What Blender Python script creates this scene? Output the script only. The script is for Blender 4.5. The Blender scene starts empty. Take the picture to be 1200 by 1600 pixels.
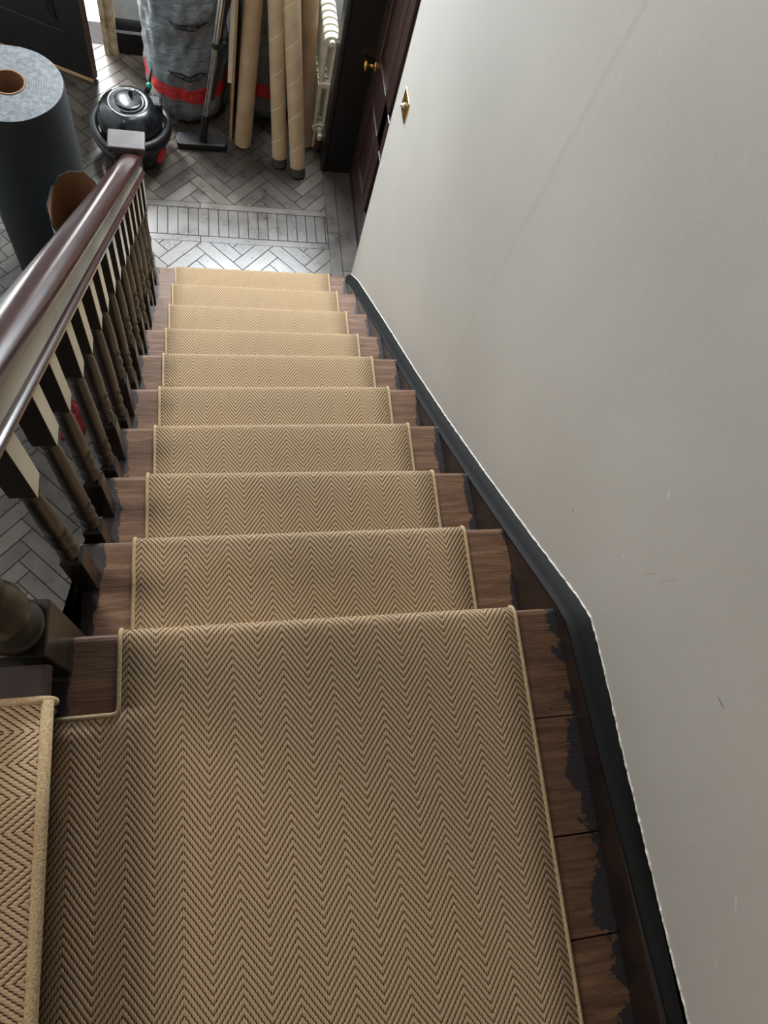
import bpy, bmesh, math, random
from mathutils import Vector, Matrix, noise
random.seed(7)
S = bpy.context.scene
COL = S.collection
PI = math.pi

# ------------------------------------------------------------------ camera
CAM = Vector((0.166, -0.257, 1.332))
cd = bpy.data.cameras.new('camera'); cam = bpy.data.objects.new('camera', cd); COL.objects.link(cam)
cam.matrix_world = Matrix.Translation(CAM) @ (Matrix.Rotation(-0.6136, 4, 'Z') @ Matrix.Rotation(0.4102, 4, 'X') @ Matrix.Rotation(0.5487, 4, 'Z'))
cd.sensor_fit = 'VERTICAL'; cd.sensor_height = 24.0; cd.lens = 24.0 * 1109.0 / 1600.0
cd.clip_start = 0.02; cd.clip_end = 60
S.camera = cam

# ------------------------------------------------------------------ world, lights, exposure
w = bpy.data.worlds.new('world'); S.world = w; w.use_nodes = True
w.node_tree.nodes['Background'].inputs[0].default_value = (0.90, 0.95, 1.0, 1)
w.node_tree.nodes['Background'].inputs[1].default_value = 0.13

def area(name, loc, target, size, sizey, power, col):
    l = bpy.data.lights.new(name, 'AREA'); l.shape = 'RECTANGLE'; l.size = size; l.size_y = sizey
    l.energy = power; l.color = col
    o = bpy.data.objects.new(name, l); COL.objects.link(o); o.location = loc
    o.rotation_euler = (Vector(target) - Vector(loc)).to_track_quat('-Z', 'Y').to_euler()
    return o
# daylight from the far hall window and open door, plus two added unseen fills
area('hall_window_daylight', (0.45, 3.62, 0.30), (0.35, 1.0, -1.2), 0.8, 0.8, 200, (0.88, 0.95, 1.0))
area('added_overhead_fill', (0.15, 2.5, 2.4), (0.25, 2.0, -1.2), 0.9, 0.9, 20, (0.95, 0.98, 1.0))  # added lamp that brightens the lower treads from overhead; no window here
area('doorway_daylight', (-0.85, 4.75, 0.5), (-0.45, 3.6, -1.8), 1.2, 1.4, 650, (0.95, 0.98, 1.0))
area('added_stairwell_fill', (-1.75, 0.5, 2.35), (0.8, 0.2, 0.2), 0.9, 0.9, 44, (1.0, 0.91, 0.80))  # added warm lamp out of view, lifting the right wall and landing

S.view_settings.view_transform = 'Standard'; S.view_settings.look = 'None'
S.view_settings.gamma = 1.0; S.view_settings.exposure = 0.0
S.view_settings.use_curve_mapping = False

# ------------------------------------------------------------------ helpers
def lin(r, g, b):
    f = lambda c: (c / 255 / 12.92) if c / 255 <= 0.04045 else ((c / 255 + 0.055) / 1.055) ** 2.4
    return (f(r), f(g), f(b), 1)

class NT:
    def __init__(s, name):
        s.m = bpy.data.materials.new(name); s.m.use_nodes = True
        s.t = s.m.node_tree; s.b = s.t.nodes['Principled BSDF']
    def n(s, typ, **kw):
        nd = s.t.nodes.new(typ)
        for k, v in kw.items(): setattr(nd, k, v)
        return nd
    def l(s, a, b): s.t.links.new(a, b)
    def put(s, sock, v):
        if isinstance(v, bpy.types.NodeSocket): s.l(v, sock)
        else: sock.default_value = v
    def math(s, op, a, b=None, c=None, clamp=False):
        nd = s.n('ShaderNodeMath', operation=op); nd.use_clamp = clamp
        s.put(nd.inputs[0], a)
        if b is not None: s.put(nd.inputs[1], b)
        if c is not None: s.put(nd.inputs[2], c)
        return nd.outputs[0]
    def mix(s, f, a, b):
        nd = s.n('ShaderNodeMix', data_type='RGBA')
        s.put(nd.inputs[0], f); s.put(nd.inputs[6], a); s.put(nd.inputs[7], b); return nd.outputs[2]
    def ramp(s, f, stops):
        nd = s.n('ShaderNodeValToRGB'); s.put(nd.inputs[0], f)
        e = nd.color_ramp.elements
        while len(e) < len(stops): e.new(0.5)
        for i, (p, c) in enumerate(stops): e[i].position = p; e[i].color = c
        return nd.outputs[0]
    def coord(s, which='Object', scale=(1, 1, 1), rot=(0, 0, 0)):
        tc = s.n('ShaderNodeTexCoord'); mp = s.n('ShaderNodeMapping')
        mp.inputs['Scale'].default_value = scale; mp.inputs['Rotation'].default_value = rot
        s.l(tc.outputs[which], mp.inputs[0]); return mp.outputs[0]
    def noise(s, vec, scale, detail=4, rough=0.55, dist=0.0):
        nd = s.n('ShaderNodeTexNoise'); s.l(vec, nd.inputs['Vector'])
        nd.inputs['Scale'].default_value = scale; nd.inputs['Detail'].default_value = detail
        nd.inputs['Roughness'].default_value = rough; nd.inputs['Distortion'].default_value = dist
        return nd.outputs['Fac']
    def bump(s, h, strength, dist=0.01):
        nd = s.n('ShaderNodeBump'); nd.inputs['Strength'].default_value = strength
        nd.inputs['Distance'].default_value = dist; s.l(h, nd.inputs['Height']); s.l(nd.outputs[0], s.b.inputs['Normal'])
    def base(s, c): s.put(s.b.inputs['Base Color'], c)
    def rough(s, v): s.put(s.b.inputs['Roughness'], v)
    def sep(s, vec):
        nd = s.n('ShaderNodeSeparateXYZ'); s.l(vec, nd.inputs[0]); return nd.outputs

def flat(name, c, rough=0.5, metal=0.0, nscale=30, amt=0.12, bump=0.05, coat=0.0, spec=0.5):
    t = NT(name); v = t.coord()
    f = t.noise(v, nscale, 5)
    d = tuple(x * (1 - amt) for x in c[:3]) + (1,); e = tuple(min(1, x * (1 + amt)) for x in c[:3]) + (1,)
    t.base(t.ramp(f, [(0.3, d), (0.7, e)])); t.rough(t.math('MULTIPLY_ADD', f, 0.16, rough - 0.08))
    t.b.inputs['Metallic'].default_value = metal; t.b.inputs['Coat Weight'].default_value = coat
    t.b.inputs['Specular IOR Level'].default_value = spec
    if bump: t.bump(f, bump, 0.003)
    return t.m

# --- plaster of the right wall
def m_plaster():
    t = NT('painted_plaster'); v = t.coord()
    n1 = t.noise(v, 1.3, 3); n2 = t.noise(v, 60, 5, 0.6); n3 = t.noise(v, 7, 4)
    c = t.ramp(n1, [(0.3, lin(168, 164, 158)), (0.7, lin(178, 174, 168))])
    # nicks and scuffs of the paint, each with its own place on the wall
    o = t.sep(v)
    for (y, z, ang, a, b, col) in MARKS:
        dy = t.math('SUBTRACT', o[1], y); dz = t.math('SUBTRACT', o[2], z)
        p = t.math('ADD', t.math('MULTIPLY', dy, math.cos(ang)), t.math('MULTIPLY', dz, math.sin(ang)))
        q = t.math('SUBTRACT', t.math('MULTIPLY', dz, math.cos(ang)), t.math('MULTIPLY', dy, math.sin(ang)))
        q = t.math('ADD', q, t.math('MULTIPLY_ADD', n2, b * 3, -b * 1.5))
        d = t.math('ADD', t.math('POWER', t.math('DIVIDE', t.math('ABSOLUTE', p), a), 2.0), t.math('POWER', t.math('DIVIDE', t.math('ABSOLUTE', q), b), 2.0))
        c = t.mix(t.math('MULTIPLY', t.math('LESS_THAN', d, 1.0), 0.75), c, col)
    t.base(c); t.rough(0.62)
    ry = t.math('SUBTRACT', o[1], t.math('MULTIPLY_ADD', n3, 0.05, 0.84))
    ridge = t.n('ShaderNodeMapRange'); ridge.interpolation_type = 'SMOOTHSTEP'; t.l(ry, ridge.inputs[0])
    ridge.inputs[1].default_value = -0.012; ridge.inputs[2].default_value = 0.012
    t.bump(t.math('ADD', t.math('MULTIPLY', n2, 0.25), t.math('ADD', n3, t.math('ADD', t.math('MULTIPLY', n1, 2.0), t.math('MULTIPLY', ridge.outputs[0], 0.35)))), 0.35, 0.004)
    return t.m
MARKS = [(-0.230, 0.397, 2.76, 0.011, 0.0016, lin(105, 100, 95)), (0.178, 0.091, 0.2, 0.004, 0.002, lin(120, 100, 85)),
         (-0.012, 0.300, 1.83, 0.022, 0.0008, lin(146, 140, 130)), (-0.035, 0.345, 1.75, 0.024, 0.0008, lin(146, 140, 130)), (0.093, 0.395, 0.7, 0.006, 0.0018, lin(212, 210, 200)),
         (0.039, 0.235, 0.3, 0.0025, 0.002, lin(215, 210, 200)), (-0.50, 0.323, 0.4, 0.012, 0.0012, lin(206, 203, 196)), (-0.592, 0.244, 0.5, 0.012, 0.001, lin(206, 203, 196)),
         (0.099, 0.023, 0.4, 0.003, 0.002, lin(130, 122, 112))]

# --- old bare pine with blue-black paint left at the ends of the boards
def m_tread(lo=-0.068, hi=0.824, amp=0.10, WC=(lin(76, 52, 38), lin(112, 82, 62), lin(150, 116, 91))):
    t = NT('worn_pine_board'); v = t.coord()
    g = t.coord(scale=(1.6, 16, 16))
    n = t.noise(g, 4, 8, 0.65, 0.6); blot = t.noise(v, 9, 6, 0.65); fine = t.noise(t.coord(scale=(3, 60, 60)), 5, 5, 0.6)
    c = t.ramp(n, [(0.25, WC[0]), (0.5, WC[1]), (0.75, WC[2])])
    c = t.mix(t.math('MULTIPLY', fine, 0.35), c, lin(60, 38, 26))
    kn = t.n('ShaderNodeTexVoronoi'); kn.inputs['Scale'].default_value = 6.5; t.l(v, kn.inputs['Vector'])
    c = t.mix(t.math('MULTIPLY', t.math('LESS_THAN', t.math('ADD', kn.outputs['Distance'], t.math('MULTIPLY', fine, 0.12)), 0.13), 0.55), c, lin(45, 27, 18))
    o = t.sep(v)
    hi_ = t.math('GREATER_THAN', t.math('ADD', o[0], t.math('MULTIPLY_ADD', blot, amp, -amp / 2)), hi)
    lo_ = t.math('LESS_THAN', t.math('ADD', o[0], t.math('MULTIPLY_ADD', blot, 0.09, -0.045)), lo)
    pm = t.math('MAXIMUM', hi_, lo_)
    c = t.mix(t.math('MULTIPLY', pm, 0.9), c, lin(30, 32, 37))
    t.base(c); t.rough(t.math('MULTIPLY_ADD', blot, 0.3, 0.32)); t.b.inputs['Specular IOR Level'].default_value = 0.35
    t.bump(t.math('ADD', n, t.math('MULTIPLY', fine, 0.6)), 0.35, 0.003)
    return t.m

# --- flat-woven herringbone runner; u across, v along the run (metres)
def m_runner():
    t = NT('herringbone_weave')
    tc = t.n('ShaderNodeTexCoord'); uv = tc.outputs['UV']; s = t.sep(uv); u, v = s[0], s[1]
    half = 0.0447
    wob = t.math('MULTIPLY_ADD', t.noise(uv, 9, 3), 0.006, -0.003)
    tri = t.math('PINGPONG', t.math('ADD', t.math('ADD', u, wob), -0.010 + 0.0447 * 40), half)
    ph = t.math('DIVIDE', t.math('MULTIPLY_ADD', tri, 1.36, v), 0.0135)
    fr = t.math('FRACT', t.math('ADD', ph, 50.0))
    strand = t.math('SINE', t.math('MULTIPLY', fr, PI))                    # 0 in the gap, 1 on the yarn
    yarn = t.math('SINE', t.math('MULTIPLY', u, 2 * PI / 0.0042))          # twist of the yarn
    y01 = t.math('MULTIPLY_ADD', yarn, 0.5, 0.5)
    h = t.math('ADD', t.math('MULTIPLY', strand, 0.8), t.math('MULTIPLY', y01, 0.2))
    gap = t.n('ShaderNodeMapRange'); gap.interpolation_type = 'SMOOTHSTEP'
    t.l(t.math('MULTIPLY_ADD', y01, -0.34, strand), gap.inputs[0])
    gap.inputs[1].default_value = 0.0; gap.inputs[2].default_value = 0.50; gap.inputs[3].default_value = 1; gap.inputs[4].default_value = 0
    nz = t.noise(uv, 420, 3, 0.6); big = t.noise(uv, 2.2, 3)
    c = t.mix(nz, lin(146, 122, 93), lin(198, 173, 140))
    c = t.mix(t.math('MULTIPLY', big, 0.25), c, lin(150, 122, 88))
    c = t.mix(gap.outputs[0], c, t.mix(t.math('POWER', y01, 1.5), lin(96, 70, 48), lin(44, 29, 19)))
    t.base(c); t.rough(0.85); t.b.inputs['Specular IOR Level'].default_value = 0.25
    t.bump(t.math('ADD', h, t.math('MULTIPLY', nz, 0.3)), 0.55, 0.0025)
    return t.m

def m_binding():
    t = NT('cotton_binding'); v = t.coord()
    wv = t.n('ShaderNodeTexNoise'); t.l(v, wv.inputs['Vector']); wv.inputs['Scale'].default_value = 300
    f = t.noise(v, 300, 2)
    t.base(t.ramp(f, [(0.3, lin(146, 122, 90)), (0.7, lin(186, 162, 126))])); t.rough(0.9)
    t.bump(f, 0.5, 0.002); return t.m

def m_darkwood(name, c1, c2, rough, coat=0.35, sc=(9, 2.0, 2.0), bm_=0.15, rv=0.25, spec=0.5):
    t = NT(name); v = t.coord(scale=sc); n = t.noise(v, 4, 6, 0.6, 0.5); w2 = t.noise(t.coord(), 14, 5)
    t.base(t.ramp(n, [(0.3, c1), (0.7, c2)])); t.rough(t.math('MULTIPLY_ADD', w2, rv, rough - rv / 2))
    t.b.inputs['Specular IOR Level'].default_value = spec; t.b.inputs['Coat Weight'].default_value = coat; t.b.inputs['Coat Roughness'].default_value = 0.18
    t.bump(t.math('ADD', n, w2), bm_, 0.003); return t.m

def m_parquet():
    t = NT('worn_parquet'); at = t.n('ShaderNodeAttribute', attribute_name='shade')
    tc = t.n('ShaderNodeTexCoord'); mp = t.n('ShaderNodeMapping'); mp.inputs['Scale'].default_value = (3, 30, 1)
    t.l(tc.outputs['UV'], mp.inputs[0]); g = t.noise(mp.outputs[0], 3, 6, 0.65); w2 = t.noise(t.coord(), 11, 6, 0.65)
    base = t.ramp(at.outputs['Fac'], [(0.0, lin(52, 46, 41)), (0.5, lin(72, 65, 58)), (1.0, lin(95, 87, 78))])
    c = t.mix(t.math('MULTIPLY', g, 0.7), base, lin(62, 54, 46))
    c = t.mix(t.ramp(w2, [(0.45, (0, 0, 0, 1)), (0.8, (0.28, 0.28, 0.28, 1))]), c, lin(112, 102, 90))
    t.base(c); t.rough(t.math('MULTIPLY_ADD', w2, 0.34, 0.14))
    t.b.inputs['Specular IOR Level'].default_value = 0.6
    t.bump(t.math('ADD', g, t.math('MULTIPLY', w2, 0.4)), 0.12, 0.003); return t.m

def m_bag():
    t = NT('printed_grey_polythene'); v = t.coord(); o = t.sep(v)
    n = t.noise(v, 5, 4)
    c = t.ramp(n, [(0.3, lin(96, 102, 106)), (0.7, lin(128, 134, 138))])
    z = t.math('ADD', o[2], t.math('MULTIPLY_ADD', t.noise(v, 3.5, 2), 0.05, -0.025))
    band = t.math('MULTIPLY', t.math('GREATER_THAN', z, 0.155), t.math('LESS_THAN', z, 0.232))
    c = t.mix(band, c, lin(196, 44, 46))
    t.base(c); t.rough(0.32); t.b.inputs['Specular IOR Level'].default_value = 0.7
    t.bump(t.noise(t.coord(scale=(1, 1, 2.5)), 9, 5, 0.6, 1.2), 0.6, 0.03); return t.m

def m_cardboard():
    t = NT('cardboard_tube'); v = t.coord(); n = t.noise(v, 7, 4)
    c = t.ramp(n, [(0.3, lin(163, 136, 104)), (0.7, lin(190, 164, 130))])
    t.base(c); t.rough(0.6); t.bump(n, 0.1, 0.003); return t.m
def m_spiral():
    # spiral-wound tube: seam every 0.16 m, running round the tube; UV u = turn, v = metres along
    t = NT('spiral_wound_cardboard'); tc = t.n('ShaderNodeTexCoord'); s = t.sep(tc.outputs['UV']); v = t.coord(); n = t.noise(v, 5, 4)
    ph = t.math('FRACT', t.math('ADD', t.math('DIVIDE', s[1], 0.17), t.math('SUBTRACT', 20.0, s[0])))
    seam = t.math('LESS_THAN', ph, 0.035); wide = t.math('LESS_THAN', ph, 0.5)
    c = t.ramp(n, [(0.3, lin(172, 148, 116)), (0.7, lin(200, 178, 146))])
    c = t.mix(t.math('MULTIPLY', wide, 0.22), c, lin(156, 128, 100))
    c = t.mix(t.math('MULTIPLY', seam, 0.6), c, lin(232, 214, 184))
    t.base(c); t.rough(0.45); t.bump(t.math('MULTIPLY_ADD', ph, 0.6, n), 0.25, 0.003); return t.m

def m_roll_top():
    t = NT('underlay_roll_edge'); v = t.coord(); o = t.sep(v)
    r = t.math('SQRT', t.math('ADD', t.math('POWER', o[0], 2.0), t.math('POWER', o[1], 2.0)))
    th = t.math('ARCTAN2', o[1], o[0])
    ph = t.math('FRACT', t.math('ADD', t.math('DIVIDE', t.math('ADD', r, t.math('MULTIPLY_ADD', t.noise(v, 4, 2), 0.012, 0)), 0.0085), t.math('DIVIDE', th, 2 * PI)))
    gap = t.math('LESS_THAN', ph, 0.22); n = t.noise(v, 45, 6, 0.7); n2 = t.noise(v, 9, 3)
    c = t.ramp(n, [(0.3, lin(74, 77, 80)), (0.7, lin(124, 127, 129))])
    c = t.mix(t.math('MULTIPLY', gap, t.ramp(n2, [(0.35, (0.15, 0.15, 0.15, 1)), (0.65, (0.85, 0.85, 0.85, 1))])), c, lin(40, 42, 45))
    t.base(c); t.rough(0.8); t.bump(t.math('SUBTRACT', t.math('MULTIPLY', n, 0.6), gap), 0.4, 0.004); return t.m

def m_oldcream(nm='speckled_cream', a=lin(170, 164, 144), b=lin(198, 192, 172), th=0.70, dk=lin(48, 40, 34)):
    t = NT(nm); v = t.coord(); n = t.noise(v, 22, 6, 0.7); n2 = t.noise(t.coord(scale=(1, 0.4, 0.4)), 6, 4)
    c = t.ramp(n2, [(0.35, a), (0.65, b)])
    c = t.mix(t.math('GREATER_THAN', n, th), c, dk)
    t.base(c); t.rough(0.35); t.bump(n, 0.1, 0.002); return t.m
M = dict(capwood=flat('worn_grey_brown_wood', lin(70, 62, 60), 0.55, nscale=16, amt=0.4, bump=0.2), oldcream=m_oldcream(),
    plaster=m_plaster(), tread=m_tread(), landing=m_tread(-0.09, 0.815, 0.22, (lin(58, 38, 27), lin(88, 62, 44), lin(122, 92, 66))), stepwood=flat('dark_stained_step', lin(48, 33, 32), 0.6, nscale=8, amt=0.25), mattblack=flat('matt_black_paint', lin(15, 15, 16), 0.7, nscale=30, amt=0.25, bump=0.2, spec=0.2), runner=m_runner(), binding=m_binding(),
    riser=flat('riser_board', lin(70, 46, 32), 0.6), dark=m_darkwood('dark_varnished_wood', lin(24, 18, 16), lin(44, 33, 28), 0.34, 0.35),
    black=m_darkwood('black_gloss_paint', lin(11, 10, 10), lin(20, 17, 17), 0.42, 0.15),
    bal=m_darkwood('brown_black_stained_wood', lin(20, 16, 12), lin(36, 29, 21), 0.34, 0.15),
    rail=m_darkwood('polished_mahogany', lin(44, 22, 22), lin(66, 38, 36), 0.20, 0.12, (20, 1.0, 5), 0.0, 0.06, 0.45), railband=m_oldcream('mottled_rail_side', lin(104, 100, 92), lin(150, 144, 128), 0.70, lin(60, 44, 38)),
    door=m_darkwood('dark_brown_door_paint', lin(44, 29, 29), lin(62, 42, 40), 0.34, 0.4),
    parquet=m_parquet(), gap=flat('dark_joint', lin(22, 18, 16), 0.9),
    grey=m_bag(), card=m_cardboard(), spiral=m_spiral(), rolltop=m_roll_top(),
    rollside=flat('black_felt', lin(32, 34, 34), 0.85, nscale=120, amt=0.25, bump=0.3),
    navy=flat('navy_black_plastic', lin(15, 19, 24), 0.28, nscale=40, amt=0.1, coat=0.3),
    rubber=flat('black_rubber', lin(20, 21, 23), 0.5), red=flat('red_plastic', lin(190, 30, 36), 0.4),
    chrome=flat('chromed_steel', lin(205, 205, 198), 0.2, 1.0, bump=0), brass=flat('polished_brass', lin(196, 154, 82), 0.22, 1.0, bump=0),
    cream=flat('cream_radiator_paint', lin(222, 216, 198), 0.35), white=flat('white_wall_paint', lin(206, 212, 212), 0.6),
    porch=flat('pale_porch_stone', lin(225, 225, 220), 0.8), tan=flat('worn_door_casing', lin(172, 152, 122), 0.6, nscale=18, amt=0.55, bump=0.3),
    board=flat('cream_painted_board', lin(205, 196, 170), 0.6, nscale=9, amt=0.06), edgew=flat('raw_plaster_edge', lin(205, 202, 192), 0.9, nscale=160, amt=0.3, bump=0.5),
    brown=flat('brown_kraft_paper', lin(120, 84, 56), 0.8, nscale=12, amt=0.15), silver=flat('printed_foil_paper', lin(140, 158, 172), 0.35, nscale=55, amt=0.6, bump=0.3),
    ply=flat('plywood_face', lin(128, 98, 72), 0.6, nscale=20, amt=0.2), plyedge=flat('raw_wood_edge', lin(176, 140, 100), 0.7),
    plug=flat('dark_tube_plug', lin(62, 58, 52), 0.8), print=flat('black_print', lin(22, 22, 26), 0.4), mauve=flat('faded_red_print', lin(128, 98, 102), 0.45),
    palep=flat('pale_print', lin(150, 152, 156), 0.45), teal=flat('green_glass', lin(40, 140, 110), 0.15), cloth=flat('crimson_cloth', lin(120, 26, 38), 0.9, nscale=40, amt=0.4, bump=0.4),
    copper=flat('copper_pipe', lin(110, 66, 48), 0.4, 0.6), coreb=flat('brown_core', lin(118, 86, 62), 0.8),
)

def nbm():
    return _B()
class _B:
    """thin wrapper so a flag can ride along with the bmesh"""
    def __init__(s): s.bm = bmesh.new(); s.tag_norecalc = False
    def __getattr__(s, k): return getattr(s.bm, k)
def _obj(name, b, *a, **k):
    me = bpy.data.meshes.new(name)
    if not b.tag_norecalc: bmesh.ops.recalc_face_normals(b.bm, faces=b.bm.faces[:])
    b.bm.to_mesh(me); b.bm.free()
    return _finish(name, me, *a, **k)
def _finish(name, me, mats, parent=None, smooth=False, bevel=0, loc=None, autos=None):
    o = bpy.data.objects.new(name, me); COL.objects.link(o)
    for m in (mats if isinstance(mats, (list, tuple)) else [mats]): me.materials.append(M[m])
    if smooth:
        me.polygons.foreach_set('use_smooth', [True] * len(me.polygons))
        if autos: me.set_sharp_from_angle(angle=autos)
    if bevel:
        q = o.modifiers.new('bevel', 'BEVEL'); q.width = bevel; q.segments = 2; q.limit_method = 'ANGLE'
    if loc is not None: o.location = loc
    if parent: o.parent = parent
    return o
obj = _obj

def tag(o, label=None, cat=None, group=None, kind=None):
    if label: o['label'] = label
    if cat: o['category'] = cat
    if group: o['group'] = group
    if kind: o['kind'] = kind
    return o
def thing(name, label, cat, loc=(0, 0, 0), rz=0, group=None):
    o = bpy.data.objects.new(name, None); COL.objects.link(o); o.location = loc; o.rotation_euler = (0, 0, rz)
    o.empty_display_size = 0.1
    return tag(o, label, cat, group)

def box(b, x0, x1, y0, y1, z0, z1, mat=0):
    vs = [b.verts.new((x, y, z)) for z in (z0, z1) for y in (y0, y1) for x in (x0, x1)]
    for f in ((0, 2, 3, 1), (4, 5, 7, 6), (0, 1, 5, 4), (2, 6, 7, 3), (0, 4, 6, 2), (1, 3, 7, 5)):
        fc = b.faces.new([vs[i] for i in f]); fc.material_index = mat
    return vs
def prism(b, pts, a0, a1, axis='x', mat=0):
    """extrude a polygon given in the other two axes"""
    mk = {'x': lambda a, p: (a, p[0], p[1]), 'y': lambda a, p: (p[0], a, p[1]), 'z': lambda a, p: (p[0], p[1], a)}[axis]
    lo = [b.verts.new(mk(a0, p)) for p in pts]; hi = [b.verts.new(mk(a1, p)) for p in pts]
    n = len(pts)
    b.faces.new(lo).material_index = mat; b.faces.new(hi[::-1]).material_index = mat
    for i in range(n): b.faces.new((lo[i], hi[i], hi[(i + 1) % n], lo[(i + 1) % n])).material_index = mat
def lathe(b, prof, cx, cy, seg=20, close=True, mat=0, off=None):
    rings = []
    for r, z in prof:
        rings.append([b.verts.new((cx + r * math.cos(2 * PI * i / seg), cy + r * math.sin(2 * PI * i / seg), z)) for i in range(seg)])
    for a, c in zip(rings, rings[1:]):
        for i in range(seg): b.faces.new((a[i], a[(i + 1) % seg], c[(i + 1) % seg], c[i])).material_index = mat
    if close: b.faces.new(rings[0][::-1]).material_index = mat; b.faces.new(rings[-1]).material_index = mat
def tube(b, pts, r, seg=10, closed=False, cap=True, mat=0, uv=False):
    pts = [Vector(p) for p in pts]; n = len(pts); rings = []
    up = Vector((0, 0, 1)); L = 0; uvl = b.loops.layers.uv.verify() if uv else None; Ls = []
    prev = None
    for i, p in enumerate(pts):
        if closed: t = (pts[(i + 1) % n] - pts[i - 1]).normalized()
        else: t = (pts[min(i + 1, n - 1)] - pts[max(i - 1, 0)]).normalized()
        if prev is None:
            a = t.cross(up); a = a.normalized() if a.length > 1e-3 else Vector((1, 0, 0))
        else: a = (prev - t * prev.dot(t)).normalized()
        prev = a; c = t.cross(a).normalized(); rr = r(i / (n - 1)) if callable(r) else r
        rings.append([b.verts.new(p + a * rr * math.cos(2 * PI * k / seg) + c * rr * math.sin(2 * PI * k / seg)) for k in range(seg)])
        if i: L += (pts[i] - pts[i - 1]).length
        Ls.append(L)
    m = n if closed else n - 1
    for i in range(m):
        A, B = rings[i], rings[(i + 1) % n]
        for k in range(seg):
            f = b.faces.new((A[k], A[(k + 1) % seg], B[(k + 1) % seg], B[k])); f.material_index = mat
            if uv:
                for lp, (uu, vv) in zip(f.loops, ((k, Ls[i]), (k + 1, Ls[i]), (k + 1, Ls[(i + 1) % n]), (k, Ls[(i + 1) % n]))): lp[uvl].uv = (uu / seg, vv)
    if cap and not closed:
        b.faces.new(rings[0][::-1]).material_index = mat; b.faces.new(rings[-1]).material_index = mat

FLOOR = -1.8
NY = [0.0, 0.232, 0.455, 0.682, 0.909, 1.140, 1.361, 1.597, 1.835, 2.074]      # nosings
SK = [(-.0, .0), (-.002, .002), (0, 0), (-.006, .006), (-.008, .007), (-.004, .006), (-.001, .001), (0, 0), (.001, .001), (0, .002)]
TZ = [-0.18 * k for k in range(10)]
WX = 0.87

# ------------------------------------------------------------------ setting: floor
def floor_mesh():
    b = nbm(); uvl = b.loops.layers.uv.verify(); sh = b.loops.layers.color.new('shade')
    def block(corners, L, z=FLOOR):
        f = b.faces.new([b.verts.new((x, y, z)) for x, y in corners]); f.material_index = 0
        s = random.random(); W = (Vector(corners[1]) - Vector(corners[2])).length; r0 = random.random() * 30
        for lp, uvv in zip(f.loops, ((0, 0), (L, 0), (L, W), (0, W))): lp[uvl].uv = (uvv[0] + r0, uvv[1] + r0); lp[sh] = (s, s, s, 1)
    W, L, g = 0.066, 0.264, 0.0022
    c45, s45 = math.cos(PI / 4), math.sin(PI / 4)
    x0, x1 = -1.45, 0.80
    def herring(y0, y1, ox):
        for k in range(-90, 90):
            for j in range(-12, 12):
                for (ax, ay, bx, by, vert) in ((k * W + 2 * L * j, k * W, L, W, 0), (k * W + L + 2 * L * j, k * W + W - L, W, L, 1)):
                    q = [(ax + g, ay + g), (ax + bx - g, ay + g), (ax + bx - g, ay + by - g), (ax + g, ay + by - g)]
                    if vert: q = [q[1], q[2], q[3], q[0]]
                    P = [(c45 * x - s45 * y + ox, s45 * x + c45 * y + y0) for x, y in q]
                    cx = sum(p[0] for p in P) / 4; cy = sum(p[1] for p in P) / 4
                    if x0 - 0.2 < cx < x1 + 0.2 and y0 - 0.2 < cy < y1 + 0.2: yield P, L
    def clip(P, x0, x1, y0, y1):
        for ax, lim, sg in ((0, x0, 1), (0, x1, -1), (1, y0, 1), (1, y1, -1)):
            out = []
            for i in range(len(P)):
                a, c = P[i], P[(i + 1) % len(P)]; da, dc = sg * (a[ax] - lim), sg * (c[ax] - lim)
                if da >= 0: out.append(a)
                if (da >= 0) != (dc >= 0):
                    t = da / (da - dc); out.append(tuple(a[k] + t * (c[k] - a[k]) for k in range(4)))
            P = out
            if len(P) < 3: return []
        return P
    for (y0, y1, ox) in ((-1.7, 2.385, 0.33), (2.645, 3.72, 0.30)):
        for P, Lb in herring(y0, y1, ox):
            Wb = (Vector(P[1]) - Vector(P[2])).length
            q = clip([(P[i][0], P[i][1]) + ((0, 0), (Lb, 0), (Lb, Wb), (0, Wb))[i] for i in range(4)], x0, x1, y0, y1)
            if not q: continue
            f = b.faces.new([b.verts.new((p[0], p[1], FLOOR)) for p in q]); sv = random.random(); r0 = random.random() * 30
            for lp, p in zip(f.loops, q): lp[uvl].uv = (p[2] + r0, p[3] + r0); lp[sh] = (sv, sv, sv, 1)
    # border band in front of the stair: two long strips and short pieces across
    def rect(xa, xb, ya, yb, along):
        q = [(xa + g, ya + g), (xb - g, ya + g), (xb - g, yb - g), (xa + g, yb - g)]
        if along == 'y': q = [q[1], q[2], q[3], q[0]]; block(q, yb - ya)
        else: block(q, xb - xa)
    for ya, yb in ((2.385, 2.425), (2.605, 2.645)):
        for xa in (-1.45, -0.55, 0.12): rect(xa, {-1.45: -0.55, -0.55: 0.12, 0.12: x1}[xa], ya, yb, 'x')
    x = x0
    while x < x1 - 0.01:
        xb = min(x + 0.052, x1); rect(x, xb, 2.425, 2.605, 'y'); x = xb
    # boards along the right wall
    for xa, xb, cuts in ((0.80, 0.865, (1.9, 2.5, 3.1, 3.72)), (0.865, 0.96, (1.9, 2.25, 2.95, 3.72))):
        for ya, yb in zip(cuts, cuts[1:]): rect(xa, xb, ya, yb, 'y')
    box(b, -1.6, 1.1, -1.8, 3.9, FLOOR - 0.05, FLOOR - 0.0025, 1)
    b.tag_norecalc = True
    return b
fl = obj('floor', floor_mesh(), ['parquet', 'gap']); tag(fl, kind='structure')
b = nbm(); box(b, -3.0, 1.0, 3.9, 6.5, FLOOR - 0.15, FLOOR - 0.01); tag(obj('floor_porch', b, 'porch'), kind='structure')

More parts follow.
